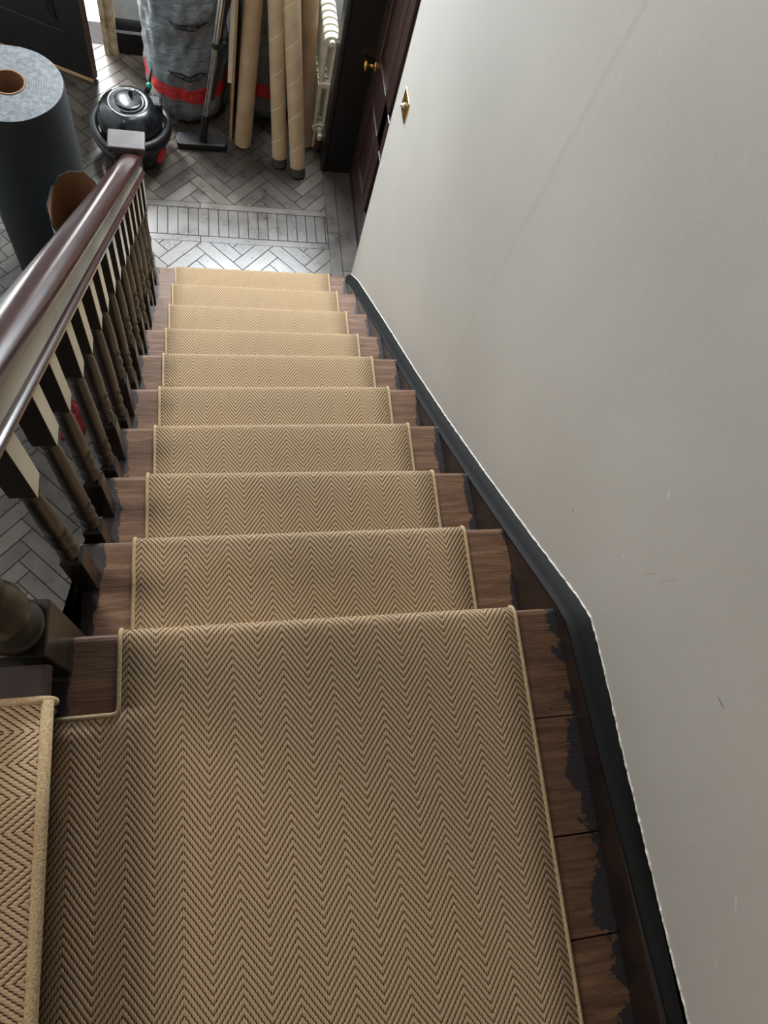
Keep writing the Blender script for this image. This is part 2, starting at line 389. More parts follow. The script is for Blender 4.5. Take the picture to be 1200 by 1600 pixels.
# ------------------------------------------------------------------ setting: walls
def wall_right():
    b = nbm()
    # long stair wall (front face finely cut so its lower edge can be ragged), stops at the door opening
    box(b, WX, 1.10, -1.8, 2.10, FLOOR, 2.7)
    box(b, 1.03, 1.10, 2.10, 2.95, FLOOR, 2.7)
    box(b, WX, 1.10, 2.95, 3.85, FLOOR, 2.7)
    box(b, WX, 1.03, 2.10, 2.95, 0.25, 2.7)
    return b
tag(obj('wall_right', wall_right(), 'plaster'), kind='structure')
b = nbm()
box(b, -0.33, 1.10, 3.70, 3.85, FLOOR, 2.7)                      # to the right of the front door
box(b, -1.45, -0.33, 3.70, 3.85, 0.3, 2.7)
tag(obj('wall_back', b, 'white'), kind='structure')
b = nbm(); box(b, -1.6, -1.45, 0.9, 3.85, FLOOR, 2.7); tag(obj('wall_left', b, 'white'), kind='structure')
# black skirting of the far wall, stepped and moulded
b = nbm(); prism(b, [(3.70, FLOOR), (3.672, FLOOR), (3.672, -1.69), (3.662, -1.685), (3.662, -1.672), (3.676, -1.665), (3.682, -1.64), (3.69, -1.625), (3.70, -1.615)], -0.31, 0.87, 'x')
tag(obj('baseboard_back', b, 'black', smooth=True, autos=0.6), kind='structure')
b = nbm(); prism(b, [(WX, FLOOR), (WX - .025, FLOOR), (WX - .025, -1.66), (WX - .012, -1.63), (WX, -1.61)], 3.05, 3.67, 'y')
tag(obj('baseboard_right', b, 'black'), kind='structure')
# front door casing: worn paint
b = nbm(); prism(b, [(-0.31, 3.66), (-0.33, 3.648), (-0.35, 3.655), (-0.365, 3.645), (-0.385, 3.655), (-0.385, 3.85), (-0.31, 3.85)], FLOOR, 0.3, 'z')
tag(obj('trim_1', b, 'tan'), kind='structure')

# string board up the right wall: face, capping mould, ragged plaster edge
TOP = [(2.10, -1.635), (1.95, -1.495), (1.473, -1.128), (1.028, -.794), (.709, -.544), (.43, -.316), (.193, -.115), (.005, .048), (-.041, .080), (-.09, .087), (-.146, .091), (-.296, .099), (-.567, .121), (-.70, .134), (-1.7, .17)]
def fx(y): return 0.836 if y > -0.1 else 0.836 + min(0.022, (-0.1 - y) * 0.035)
def wall_string(parent):
    b = nbm()
    pts = [(y, z) for y, z in TOP]
    low = [(-1.7, -0.25), (0.0, -0.25), (2.05, FLOOR), (2.10, FLOOR)]
    A = [b.verts.new((fx(y), y, z - 0.034)) for y, z in pts]; B = [b.verts.new((WX, y, z - 0.034)) for y, z in pts]
    C = [b.verts.new((fx(y), y, z)) for y, z in low]; D = [b.verts.new((WX, y, z)) for y, z in low]
    b.faces.new(A + C); b.faces.new((B + D)[::-1])
    f = A + C; h = B + D; n = len(f)
    for i in range(n): b.faces.new((f[i], h[i], h[(i + 1) % n], f[(i + 1) % n]))
    s = obj('wall_string', b, 'dark', parent)
    b = nbm(); rows = []
    dense = []
    for (ya, za), (yb, zb) in zip(TOP, TOP[1:]):
        n = max(1, int(math.hypot(yb - ya, zb - za) / 0.02))
        for i in range(n): dense.append((ya + (yb - ya) * i / n, za + (zb - za) * i / n))
    dense.append(TOP[-1])
    for y, z in dense:
        x = fx(y)
        prof = [(x - 0.001, -0.040), (x - 0.004, -0.036), (x - 0.004, -0.031), (x + 0.004, -0.028), (x + 0.010, -0.020), (x + 0.018, -0.008), (WX - 0.004, 0.001), (WX, -0.002), (WX, -0.034)]
        rows.append([b.verts.new((px, y, z + pz)) for px, pz in prof])
    for r, q in zip(rows, rows[1:]):
        for i in range(len(r) - 1): b.faces.new((r[i], q[i], q[i + 1], r[i + 1]))
    obj('capping_mould', b, 'mattblack', s, smooth=True, autos=0.9)
    # chipped plaster line where the wall paint meets the capping
    b = nbm(); P = []; R = []
    for i in range(len(dense) * 4 - 4):
        a, c = dense[i // 4], dense[i // 4 + 1]; t = (i % 4) / 4
        y = a[0] + (c[0] - a[0]) * t; z = a[1] + (c[1] - a[1]) * t
        k = noise.noise(Vector((y * 60, z * 60, 3))); P.append((WX - 0.0005, y, z + 0.001 + 0.0025 * k)); R.append(0.0022 + 0.0018 * noise.noise(Vector((y * 110, 5, z * 110))))
    tube(b, P, lambda u: R[min(len(R) - 1, int(u * (len(R) - 1)))], 6)
    obj('chipped_plaster_edge', b, 'edgew', s)

# ------------------------------------------------------------------ staircase
ST = thing('staircase', 'old straight wooden stair with bare reddish treads going down to the parquet hall', 'staircase', (0, 0, 0))
def tread_bm(yb, yf, z, skl=0, skr=0, x0=-0.128, x1=0.836, th=0.03):
    b = nbm(); r = 0.012; rows = []
    for x, s in ((x0, skl), (x1, skr)):
        y = yf + s
        p = [(yb, z - th), (yb, z), (y - r, z)] + [(y - r + r * math.sin(a), z - r + r * math.cos(a)) for a in (0.5, 1.0, PI / 2)] + [(y, z - th + 0.008), (y - 0.006, z - th)]
        rows.append([b.verts.new((x, py, pz)) for py, pz in p])
    A, B = rows; n = len(A)
    for i in range(n): b.faces.new((A[i], B[i], B[(i + 1) % n], A[(i + 1) % n]))
    b.faces.new(A[::-1]); b.faces.new(B)
    return b
for k in range(1, 10):
    obj('tread', tread_bm(NY[k - 1] - 0.03, NY[k], TZ[k], SK[k][0], SK[k][1]), 'tread', ST)
# landing: boards across, open joints
cuts = [0.0, -0.215, -0.425, -0.592, -0.80, -1.02, -1.25, -1.5, -1.7]
obj('tread', tread_bm(cuts[1] + 0.002, 0.0, 0.0, x0=-0.135, x1=0.845), 'landing', ST)
for a, c in zip(cuts[1:], cuts[2:]):
    b = nbm(); box(b, -0.135, 0.865, c + 0.0015, a - 0.0015, -0.03, 0.0); obj('landing_board', b, 'landing', ST, bevel=0.001)
for k in range(0, 10):
    z1 = TZ[k] - 0.03; z0 = (TZ[k + 1] if k < 9 else FLOOR)
    b = nbm(); box(b, -0.105, 0.836, NY[k] - 0.045, NY[k] - 0.024, z0, z1 + 0.001); obj('riser', b, 'riser', ST)
wall_string(ST)
# cut outer string under the balusters
b = nbm(); pts = [(-0.0, -0.03)]
for k in range(0, 10):
    pts += [(NY[k] - 0.024, TZ[k] - 0.03), (NY[k] - 0.024, (TZ[k + 1] if k < 9 else FLOOR) - (0.03 if k < 9 else 0))]
pts += [(1.80, FLOOR), (0.0, -0.42)]
prism(b, pts, -0.122, -0.105, 'x'); obj('outer_string', b, 'dark', ST)
# raised step of the next flight, turning left off the landing
b = nbm(); z = 0.18; r = 0.012
p = [(-1.05, z - 0.03), (-1.05, z), (-0.082 - r, z)] + [(-0.082 - r + r * math.sin(a), z - r + r * math.cos(a)) for a in (0.5, 1.0, PI / 2)] + [(-0.082, z - 0.022), (-0.088, z - 0.03)]
prism(b, p, -1.6, -0.075, 'y'); obj('tread', b, 'stepwood', ST, smooth=True, autos=0.6)
b = nbm(); box(b, -0.138, -0.119, -1.6, -0.075, -0.0, z - 0.029); obj('riser', b, 'black', ST)

# ------------------------------------------------------------------ runner
def path_points(T=0.009):
    """(y, z, v) down the flight: over each tread, round each nosing, down each riser"""
    P = [(-1.5, T)]
    for i in range(1, 50): P.append((-1.5 + (1.5 - 0.142) * min(i, 40) / 40.0 + max(0, i - 40) * 0.0122, T))
    R = 0.018
    for k in range(10):
        z = TZ[k]; y = NY[k]
        for a in (0.0, 0.4, 0.8, 1.2, PI / 2, 2.1): P.append((y + 0.004 - R + (R + 0.003) * math.sin(a), z + T - R + R * math.cos(a)))
        P.append((y - 0.006, z - 0.035)); P.append((y - 0.012, z - 0.06))
        zn = TZ[k + 1] if k < 9 else FLOOR
        P.append((y - 0.013, zn + 0.03 + T))
        if k < 9:
            P.append((y - 0.010, zn + T + 0.008)); P.append((y - 0.004, zn + T + 0.001)); P.append((y + 0.01, zn + T))
            for i in range(1, 4): P.append((y + 0.01 + (NY[k + 1] - 0.02 - y - 0.01) * i / 4, zn + T))
        else: P.append((y - 0.013, zn + 0.004))
    v = 0; out = []
    for i, p in enumerate(P):
        if i: v += math.hypot(p[0] - P[i - 1][0], p[1] - P[i - 1][1])
        out.append((p[0], p[1], v))
    v0 = next(q[2] for q in out if abs(q[0] + 0.02) < 0.03)
    return [(a, c, d - v0) for a, c, d in out]
PP = path_points()
def side(z, which):
    xs = {'l': [-0.004, -0.003, 0.005, 0.006, 0.003, 0.001, -0.003, -0.003, 0.0, 0.004], 'r': [0.744, 0.730, 0.734, 0.737, 0.738, 0.739, 0.736, 0.738, 0.743, 0.746]}[which]
    t = max(0.0, min(9.0, -z / 0.18)); i = int(t); j = min(9, i + 1); return xs[i] + (xs[j] - xs[i]) * (t - i)
def shear(k_y, x):                      # nosings run very slightly out of square
    for k in range(10):
        if abs(k_y - NY[k]) < 0.06:
            wgt = max(0, 1 - abs(k_y - NY[k]) / 0.06); return (SK[k][0] + (SK[k][1] - SK[k][0]) * x / 0.74) * wgt
    return 0
def runner():
    b = nbm(); uvl = b.loops.layers.uv.verify(); nx = 12; rows = []
    for y, z, v in PP:
        xl, xr = side(z, 'l'), side(z, 'r'); row = []
        for i in range(nx + 1):
            x = xl + (xr - xl) * i / nx
            row.append((b.verts.new((x, y + shear(y, x), z)), x - xl * 0, v))
        rows.append(row)
    for A, B in zip(rows, rows[1:]):
        for i in range(nx):
            q = (A[i], A[i + 1], B[i + 1], B[i]); f = b.faces.new([c[0] for c in q])
            for lp, c in zip(f.loops, q): lp[uvl].uv = (c[1], c[2])
    # L-shaped return on the landing, reaching to the foot of the raised step
    T = 0.009
    R2 = []
    for row, (y, z, v) in zip(rows, PP):
        if z != T or y > -0.1415: continue
        R2.append([(b.verts.new((-0.109, y, T)), -0.109, v), (b.verts.new((-0.05, y, T)), -0.05, v), row[0]])
    for A, B in zip(R2, R2[1:]):
        for i in range(2):
            q = (A[i], A[i + 1], B[i + 1], B[i]); f = b.faces.new([c[0] for c in q])
            for lp, c in zip(f.loops, q): lp[uvl].uv = (c[1], c[2])
    b.tag_norecalc = True
    o = obj('stair_runner', b, 'runner', smooth=True)
    sol = o.modifiers.new('thickness', 'SOLIDIFY'); sol.thickness = 0.0075; sol.offset = -1
    return o
RUN = tag(runner(), 'beige herringbone stair runner running down all the treads from the landing to the hall', 'carpet')
def binding(P, name, parent, r=0.0048):
    b = nbm(); tube(b, P, r, 8); return obj(name, b, 'binding', parent, smooth=True)
dn = 0.003
right = [(side(z, 'r') + 0.001, y + shear(y, 0.74), z - dn + 0.0005) for y, z, v in PP]
left = [(side(z, 'l') - 0.001, y + shear(y, 0), z - dn + 0.0005) for y, z, v in PP if not (z > 0 and y < -0.146)]
left = [(-0.108, -0.143, 0.0065), (-0.06, -0.1425, 0.0065), (-0.016, -0.142, 0.0065), (-0.007, -0.139, 0.0065), (-0.005, -0.13, 0.0065)] + [p for p in left if not (p[2] > 0 and p[1] < -0.125)]
binding(right, 'edge_binding', RUN); binding(left, 'edge_binding', RUN)

# carpet on the raised step: weave runs across to the left
def step_carpet():
    b = nbm(); uvl = b.loops.layers.uv.verify(); T = 0.009; z = 0.18
    P = [(-1.0 + 0.9 * i / 20.0, z + T) for i in range(21)]; R = 0.022
    for a in (0, 0.35, 0.7, 1.05, 1.4, 1.75, 2.2): P.append((-0.076 - R + R * math.sin(a), z + T - R + R * math.cos(a)))
    P += [(-0.090, z - 0.036), (-0.104, z - 0.048), (-0.110, z - 0.07), (-0.110, 0.012)]
    v = 0; rows = []
    for i, p in enumerate(P):
        if i: v += math.hypot(p[0] - P[i - 1][0], p[1] - P[i - 1][1])
        rows.append([(b.verts.new((p[0], y, p[1])), y, v) for y in (-1.5, -1.1, -0.8, -0.5, -0.3, -0.13)])
    for A, B in zip(rows, rows[1:]):
        for i in range(5):
            q = (A[i], B[i], B[i + 1], A[i + 1]); f = b.faces.new([c[0] for c in q])
            for lp, c in zip(f.loops, q): lp[uvl].uv = (c[1], c[2])
    b.tag_norecalc = True
    o = obj('step_carpet', b, 'runner', smooth=True)
    sol = o.modifiers.new('thickness', 'SOLIDIFY'); sol.thickness = 0.0075; sol.offset = -1
    tag(o, 'beige herringbone carpet piece on the raised step at the lower left, bound edges', 'carpet')
    binding([(x, -0.128, zz - 0.003) for x, zz in P], 'edge_binding', o, 0.007)
    binding([(-0.082, y, z + 0.001) for y in (-1.5, -1.0, -0.6, -0.3, -0.128)], 'nosing_binding', o, 0.0095)
step_carpet()

# ------------------------------------------------------------------ balustrade
BX = -0.090
BL = thing('balustrade', 'dark turned-spindle stair banister with a polished mahogany handrail, left of the runner', 'banister', (BX, 2.0, FLOOR))
BLo = Vector((BX, 2.0, FLOOR))
def rake(y): return -0.788 * y
def loc_bm(b, o):
    for v in b.bm.verts: v.co -= o
    return b
def baluster(y, zb, hb):
    b = nbm(); h = 0.0195
    zt = zb + hb; zu = rake(y) + 0.455; zr = rake(y) + 0.636
    # bottom square with chamfered shoulders
    box(b, BX - h, BX + h, y - h, y + h, zb, zt - 0.008)
    for (za, ra, zc, rc) in ((zt - 0.008, h, zt, 0.013),):
        A = [b.verts.new((BX + sx * ra, y + sy * ra, za)) for sx, sy in ((-1, -1), (1, -1), (1, 1), (-1, 1))]
        B = [b.verts.new((BX + sx * rc, y + sy * rc, zc)) for sx, sy in ((-1, -1), (1, -1), (1, 1), (-1, 1))]
        for i in range(4): b.faces.new((A[i], A[(i + 1) % 4], B[(i + 1) % 4], B[i]))
    b0 = b; b = nbm()
    # raked-top upper square
    hu = 0.0185; zc = zu + 0.006
    lo = [b.verts.new((BX + sx * hu, y + sy * hu, zc)) for sx, sy in ((-1, -1), (1, -1), (1, 1), (-1, 1))]
    hi = [b.verts.new((BX + sx * hu, y + sy * hu, zr - 0.788 * sy * hu)) for sx, sy in ((-1, -1), (1, -1), (1, 1), (-1, 1))]
    b.faces.new(lo[::-1]); b.faces.new(hi)
    for i in range(4): b.faces.new((lo[i], lo[(i + 1) % 4], hi[(i + 1) % 4], hi[i])).material_index = 1 if i == 1 else 0  # side towards the runner in pale cream with dark specks
    o = obj('baluster', loc_bm(b0, BLo), 'bal', BL, bevel=0.0012)
    ub = obj('upper_block', loc_bm(b, BLo), ['bal', 'oldcream'], o, bevel=0.0010); ub['label'] = 'square block with one pale cream side'
    T = zu - zt; k = zt
    prof = [(0.012, 0), (0.0165, 0.006), (0.0195, 0.02), (0.0185, 0.034), (0.0125, 0.05), (0.011, 0.053), (0.017, 0.063), (0.0195, 0.078), (0.0175, 0.095), (0.012, 0.110), (0.0115, 0.114),
            (0.0165, 0.117), (0.0185, 0.123), (0.0165, 0.129), (0.0145, 0.132), (0.0175, 0.15), (0.0172, 0.19)]
    prof += [(0.0168, T * 0.62), (0.0145, T - 0.05), (0.0115, T - 0.024), (0.0110, T - 0.022), (0.0150, T - 0.018), (0.0160, T - 0.012), (0.0140, T - 0.006), (0.0175, T - 0.003), (0.0175, T + 0.007)]
    b = nbm(); lathe(b, [(r, k + z) for r, z in prof], BX, y, 18)
    obj('turned_shaft', loc_bm(b, BLo), 'bal', o, smooth=True, autos=1.0)
for k in range(1, 10):
    yb = NY[k - 1] + 0.035
    if k > 1: baluster(yb, TZ[k], 0.185)
    if k < 9: baluster(NY[k] - 0.088, TZ[k], 0.205)

def handrail():
    b = nbm(); half = [(0.030, -0.032), (0.037, -0.031), (0.0405, -0.026), (0.0405, -0.019), (0.0365, -0.0135), (0.0315, -0.0125), (0.0290, -0.008), (0.0240, 0.040), (0.0250, 0.044),
            (0.0285, 0.0455), (0.0300, 0.049), (0.0325, 0.051), (0.0355, 0.056), (0.0360, 0.063), (0.0330, 0.071), (0.0260, 0.079), (0.0150, 0.0845), (0.0050, 0.0865)]
    prof = half + [(-x, z) for x, z in half[::-1]]
    XC = -0.103; ca = math.cos(math.atan(0.788)); rows = []
    for y in [-0.02 + i * (1.905 + 0.02) / 24 for i in range(25)]:
        zc = rake(y) + 0.648
        # profile perpendicular to the slope
        rows.append([b.verts.new((XC + px, y + pz * 0.66 * 0.62, zc + pz * 0.66 * ca)) for px, pz in prof])
    for A, B in zip(rows, rows[1:]):
        for i in range(len(A)): b.faces.new((A[i], B[i], B[(i + 1) % len(A)], A[(i + 1) % len(A)])).material_index = 1 if i in (6, 7) else 0  # flat band on the runner side in a paler, mottled tone
    b.faces.new(rows[0]); b.faces.new(rows[-1][::-1])
    return b
obj('handrail', loc_bm(handrail(), BLo), ['rail', 'railband'], BL, smooth=True, autos=0.7)

def newel(cx, cy, zb, blk, zu, ztop, s, capw):
    b = nbm(); h = s / 2
    box(b, cx - h, cx + h, cy - h, cy + h, zb, zb + blk)
    o = obj('newel_post', loc_bm(b, BLo), 'bal', BL, bevel=0.003)
    b = nbm(); box(b, cx - h, cx + h, cy - h, cy + h, zu, ztop); obj('upper_block', loc_bm(b, BLo), 'bal', o, bevel=0.003)
    z0 = zb + blk; T = zu - z0
    prof = [(0.36, 0.0), (0.46, 0.010), (0.50, 0.022), (0.46, 0.034), (0.34, 0.044), (0.30, 0.05), (0.38, 0.07), (0.49, 0.10), (0.50, 0.125), (0.42, 0.16), (0.31, 0.185), (0.30, 0.19),
            (0.40, 0.195), (0.44, 0.204), (0.40, 0.213), (0.36, 0.22), (0.44, 0.26), (0.42, T * 0.55), (0.33, T - 0.06), (0.30, T - 0.045), (0.42, T - 0.035), (0.46, T - 0.022), (0.40, T - 0.010), (0.48, T - 0.002), (0.48, T)]
    b = nbm(); lathe(b, [(r * s, z0 + z) for r, z in prof], cx, cy, 24)
    obj('turned_shaft', loc_bm(b, BLo), 'bal', o, smooth=True, autos=1.0)
    b = nbm(); cw = capw / 2
    box(b, cx - cw * 0.82, cx + cw * 0.82, cy - cw * 0.60, cy + cw * 0.60, ztop, ztop + 0.012)
    box(b, cx - cw, cx + cw, cy - cw * 0.62, cy + cw * 0.72, ztop + 0.012, ztop + 0.034)
    obj('newel_cap', loc_bm(b, BLo), 'capwood', o, bevel=0.004)
newel(-0.118, 1.922, TZ[9], 0.24, -1.00, -0.775, 0.084, 0.128)
newel(-0.127, -0.022, TZ[1], 0.18 + 0.195, 0.62, 0.92, 0.088, 0.13)

# ------------------------------------------------------------------ inner door on the right wall
D = thing('door_1', None, None, (0.965, 2.95, FLOOR)); D['kind'] = 'structure'
def door_leaf():
    b = nbm(); X = 0.0
    # leaf: y runs from -0.02 (latch, far) to -0.84 (hinge, near)
    def fr(y0, y1, z0, z1): box(b, 0.0, 0.04, y0, y1, z0, z1)
    z = [0.01, 0.20, 0.60, 0.80, 1.95, 2.05]
    fr(-0.12, -0.005, z[0], z[5]); fr(-0.83, -0.73, z[0], z[5]); fr(-0.47, -0.38, z[1], z[4])
    for a, c in ((z[0], z[1]), (z[2], z[3]), (z[4], z[5])): fr(-0.73, -0.12, a, c)
    return b
obj('door_leaf', door_leaf(), 'door', D, bevel=0.002)
for (ya, yb) in ((-0.38, -0.12), (-0.73, -0.47)):
    for (za, zb) in ((0.20, 0.60), (0.80, 1.95)):
        b = nbm()
        for ins, x0, x1 in ((0, 0.010, 0.030), (0.018, 0.018, 0.032),): box(b, x0, x1, ya + ins, yb - ins, za + ins, zb - ins)
        # bevelled raised field
        q0 = [(ya + 0.03, za + 0.03), (yb - 0.03, za + 0.03), (yb - 0.03, zb - 0.03), (ya + 0.03, zb - 0.03)]; q1 = [(ya + 0.07, za + 0.07), (yb - 0.07, za + 0.07), (yb - 0.07, zb - 0.07), (ya + 0.07, zb - 0.07)]
        A = [b.verts.new((0.012, p, q)) for p, q in q0]; B = [b.verts.new((0.002, p, q)) for p, q in q1]
        for i in range(4): b.faces.new((A[i], A[(i + 1) % 4], B[(i + 1) % 4], B[i]))
        b.faces.new(B)
        obj('door_panel', b, 'door', D)
        b = nbm(); e = 0.010
        for (y0, y1, zz0, zz1) in ((ya, yb, za, za + e), (ya, yb, zb - e, zb), (ya, ya + e, za, zb), (yb - e, yb, za, zb)): box(b, -0.005, 0.012, y0, y1, zz0, zz1)
        obj('panel_moulding', b, 'door', D, bevel=0.004)
b = nbm()
prof = [(0.0, 0.030), (0.003, 0.030), (0.005, 0.022), (0.008, 0.010), (0.030, 0.0085), (0.036, 0.014), (0.040, 0.027), (0.046, 0.0295), (0.052, 0.027), (0.057, 0.014), (0.058, 0.0)]
rings = [[b.verts.new((-d, -0.045 + r * math.cos(2 * PI * i / 24), 0.70 + r * math.sin(2 * PI * i / 24))) for i in range(24)] for d, r in prof[:-1]]
for A, B in zip(rings, rings[1:]):
    for i in range(24): b.faces.new((A[i], A[(i + 1) % 24], B[(i + 1) % 24], B[i]))
b.faces.new(rings[-1])
obj('door_knob', b, 'brass', D, smooth=True)['label'] = 'round polished brass knob'
# frame: near jamb strip with flaking paint, far black jamb with moulded corner, head
b = nbm(); P = []
box(b, 0.872, 0.965, 2.085, 2.115, FLOOR, 0.26)
tag(obj('trim_2', b, 'black'), kind='structure')
b = nbm()
prism(b, [(0.797, 2.935), (0.802, 2.928), (0.812, 2.928), (0.818, 2.935), (0.965, 2.935), (1.03, 2.95), (1.03, 3.05), (0.797, 3.05), (0.792, 3.04), (0.792, 2.945)], FLOOR + 0.0, 0.26, 'z')
tag(obj('trim_3', b, 'black'), kind='structure')

# ------------------------------------------------------------------ front door, ajar
a = math.atan2(3.496 - 3.421, -0.626 + 0.439)
FD = thing('door_2', None, None, (-0.439, 3.421, FLOOR), a); FD['kind'] = 'structure'
b = nbm()
W_ = 0.86
for x0, x1, z0, z1 in ((0, .11, .012, 2.02), (W_ - .11, W_, .012, 2.02), (.11, W_ - .11, .012, .25), (.11, W_ - .11, .80, .95), (.11, W_ - .11, 1.9, 2.02)): box(b, x0, x1, -0.045, 0, z0, z1)
obj('door_leaf', b, 'black', FD, bevel=0.002)
for z0, z1 in ((.25, .80), (.95, 1.9)):
    b = nbm(); box(b, .11, W_ - .11, -0.034, -0.012, z0, z1)
    A = [b.verts.new((x, 0.004 - 0.012, z)) for x, z in ((.15, z0 + .04), (W_ - .15, z0 + .04), (W_ - .15, z1 - .04), (.15, z1 - .04))]
    B = [b.verts.new((x, 0.002, z)) for x, z in ((.19, z0 + .08), (W_ - .19, z0 + .08), (W_ - .19, z1 - .08), (.19, z1 - .08))]
    for i in range(4): b.faces.new((A[i], A[(i + 1) % 4], B[(i + 1) % 4], B[i]))
    b.faces.new(B); obj('door_panel', b, 'black', FD)
b = nbm(); box(b, -0.006, 0.0, -0.045, 0.0, 0.012, 2.02); obj('door_edge', b, 'riser', FD)
b = nbm(); box(b, -0.004, W_, 0.0, 0.007, 0.006, 0.022); obj('weather_strip', b, 'plyedge', FD)

# ------------------------------------------------------------------ light switch
b = nbm(); yc, zc = 1.963, -0.513
box(b, WX - 0.004, WX, yc - 0.043, yc + 0.043, zc - 0.043, zc + 0.043)
sw = tag(obj('light_switch', b, 'brass', bevel=0.0025), 'small square brass light switch plate on the pale stair wall', 'light switch')
b = nbm(); lathe(b, [(0.010, 0), (0.010, 0.004), (0.006, 0.007), (0.005, 0.014), (0.003, 0.017)], 0, 0, 12)
tg = obj('toggle', b, 'chrome', sw, smooth=True); tg.location = (WX - 0.004, yc, zc); tg.rotation_euler = (0, -PI / 2, 0)
for dz in (0.03, -0.03):
    b = nbm(); lathe(b, [(0.004, 0), (0.003, 0.0015)], 0, 0, 10); s_ = obj('screw', b, 'brass', sw); s_.location = (WX - 0.004, yc, zc + dz); s_.rotation_euler = (0, -PI / 2, 0)

# ------------------------------------------------------------------ radiator
RA = thing('column_radiator', 'cream painted column radiator end-on beside the dark door frame, right wall', 'radiator', (0.78, 3.10, FLOOR))
def rad_section(y, first):
    b = nbm(); w_ = 0.034; t = 0.021
    # local x -0.035..0.035, z 0.10..0.67 : two columns joined by rounded ends
    for sx in (-1, 1): 
        pts = [(sx * 0.024, y, 0.14 + 0.49 * i / 12) for i in range(13)]
        tube(b, pts, 0.013, 10)
    for z in (0.13, 0.40, 0.645):
        R = 0.030 if z != 0.40 else 0.016
        P = []
        for i in range(24):
            an = 2 * PI * i / 24; P.append((0.040 * math.cos(an), z + R * math.sin(an)))
        prism(b, P, y - 0.017, y + 0.017, 'y')
    return b
for i in range(10):
    s_ = obj('section', rad_section(0.02 + i * 0.048, i == 0), 'cream', RA, smooth=True, autos=0.8, bevel=0.003)
for z in (0.645, 0.13):
    b = nbm()
    rr = [b.verts.new((0.017 * math.cos(2 * PI * i / 12), -0.001, z + 0.017 * math.sin(2 * PI * i / 12))) for i in range(12)]
    r2 = [b.verts.new((0.013 * math.cos(2 * PI * i / 12), -0.012, z + 0.013 * math.sin(2 * PI * i / 12))) for i in range(12)]
    for i in range(12): b.faces.new((rr[i], rr[(i + 1) % 12], r2[(i + 1) % 12], r2[i]))
    b.faces.new(r2)
    obj('end_plug', b, 'cream', RA, smooth=True, autos=0.8)
for xa in (-0.03, 0.012):
    b = nbm(); box(b, xa, xa + 0.018, 0.005, 0.035, 0.0, 0.12); obj('foot', b, 'cream', RA, bevel=0.004)
b = nbm(); lathe(b, [(0.012, 0.09), (0.016, 0.10), (0.016, 0.125), (0.010, 0.13)], 0.0, -0.03, 14); obj('valve_cap', b, 'cream', RA, smooth=True, autos=0.8)
b = nbm(); tube(b, [(0, -0.03, 0.095), (0, -0.03, 0.0)], 0.008, 10); tube(b, [(0, -0.03, 0.06), (0, 0.01, 0.10)], 0.009, 10); lathe(b, [(0.014, 0.045), (0.017, 0.05), (0.017, 0.075), (0.014, 0.08)], 0, -0.03, 8); obj('valve_pipe', b, 'copper', RA, smooth=True, autos=0.8)

# ------------------------------------------------------------------ cardboard tubes
def card_tube(p0, p1, L, r, mat, label, plug=False):
    p0 = Vector(p0); d = (Vector(p1) - p0).normalized(); b = nbm()
    n = 16; rr = r
    root = tag(thing('cardboard_tube', label, 'cardboard tube', p0, 0, 'cardboard tubes leaning by the radiator'))
    st = 0.05 if plug else 0.0
    pts = [d * (st + (L - st) * i / n) for i in range(n + 1)]
    tube(b, pts, r, 28, cap=False, uv=True)
    # inner wall
    tube(b, pts, r * 0.90, 28, cap=False, uv=True)
    o = obj('tube_wall', b, mat, root, smooth=True)
    if plug:
        b = nbm(); tube(b, [d * 0.0, d * 0.01, d * (st + 0.01)], r * 0.97, 24); obj('end_plug', b, 'plug', root, smooth=True, autos=0.8)
    return root
def on_floor(x, y, r): return (x, y, FLOOR + r * 0.08)
card_tube(on_floor(0.361, 3.085, .045), (0.392, 3.15, -1.03), 1.55, 0.046, 'card', 'plain smooth pale-brown cardboard tube, leftmost of the leaning tubes')
card_tube(on_floor(0.560, 2.950, .04), (0.497, 3.12, -1.03), 1.45, 0.040, 'spiral', 'spiral-wound cardboard tube with dark end plug, next right of the smooth one', True)
card_tube(on_floor(0.660, 2.890, .04), (0.571, 3.10, -1.03), 1.5, 0.042, 'spiral', 'frontmost spiral-wound cardboard tube, its dark plugged foot nearest the stair', True)
card_tube(on_floor(0.715, 3.13, .04), (0.665, 3.21, -1.03), 1.4, 0.042, 'card', 'cardboard tube standing at the back, right beside the radiator')

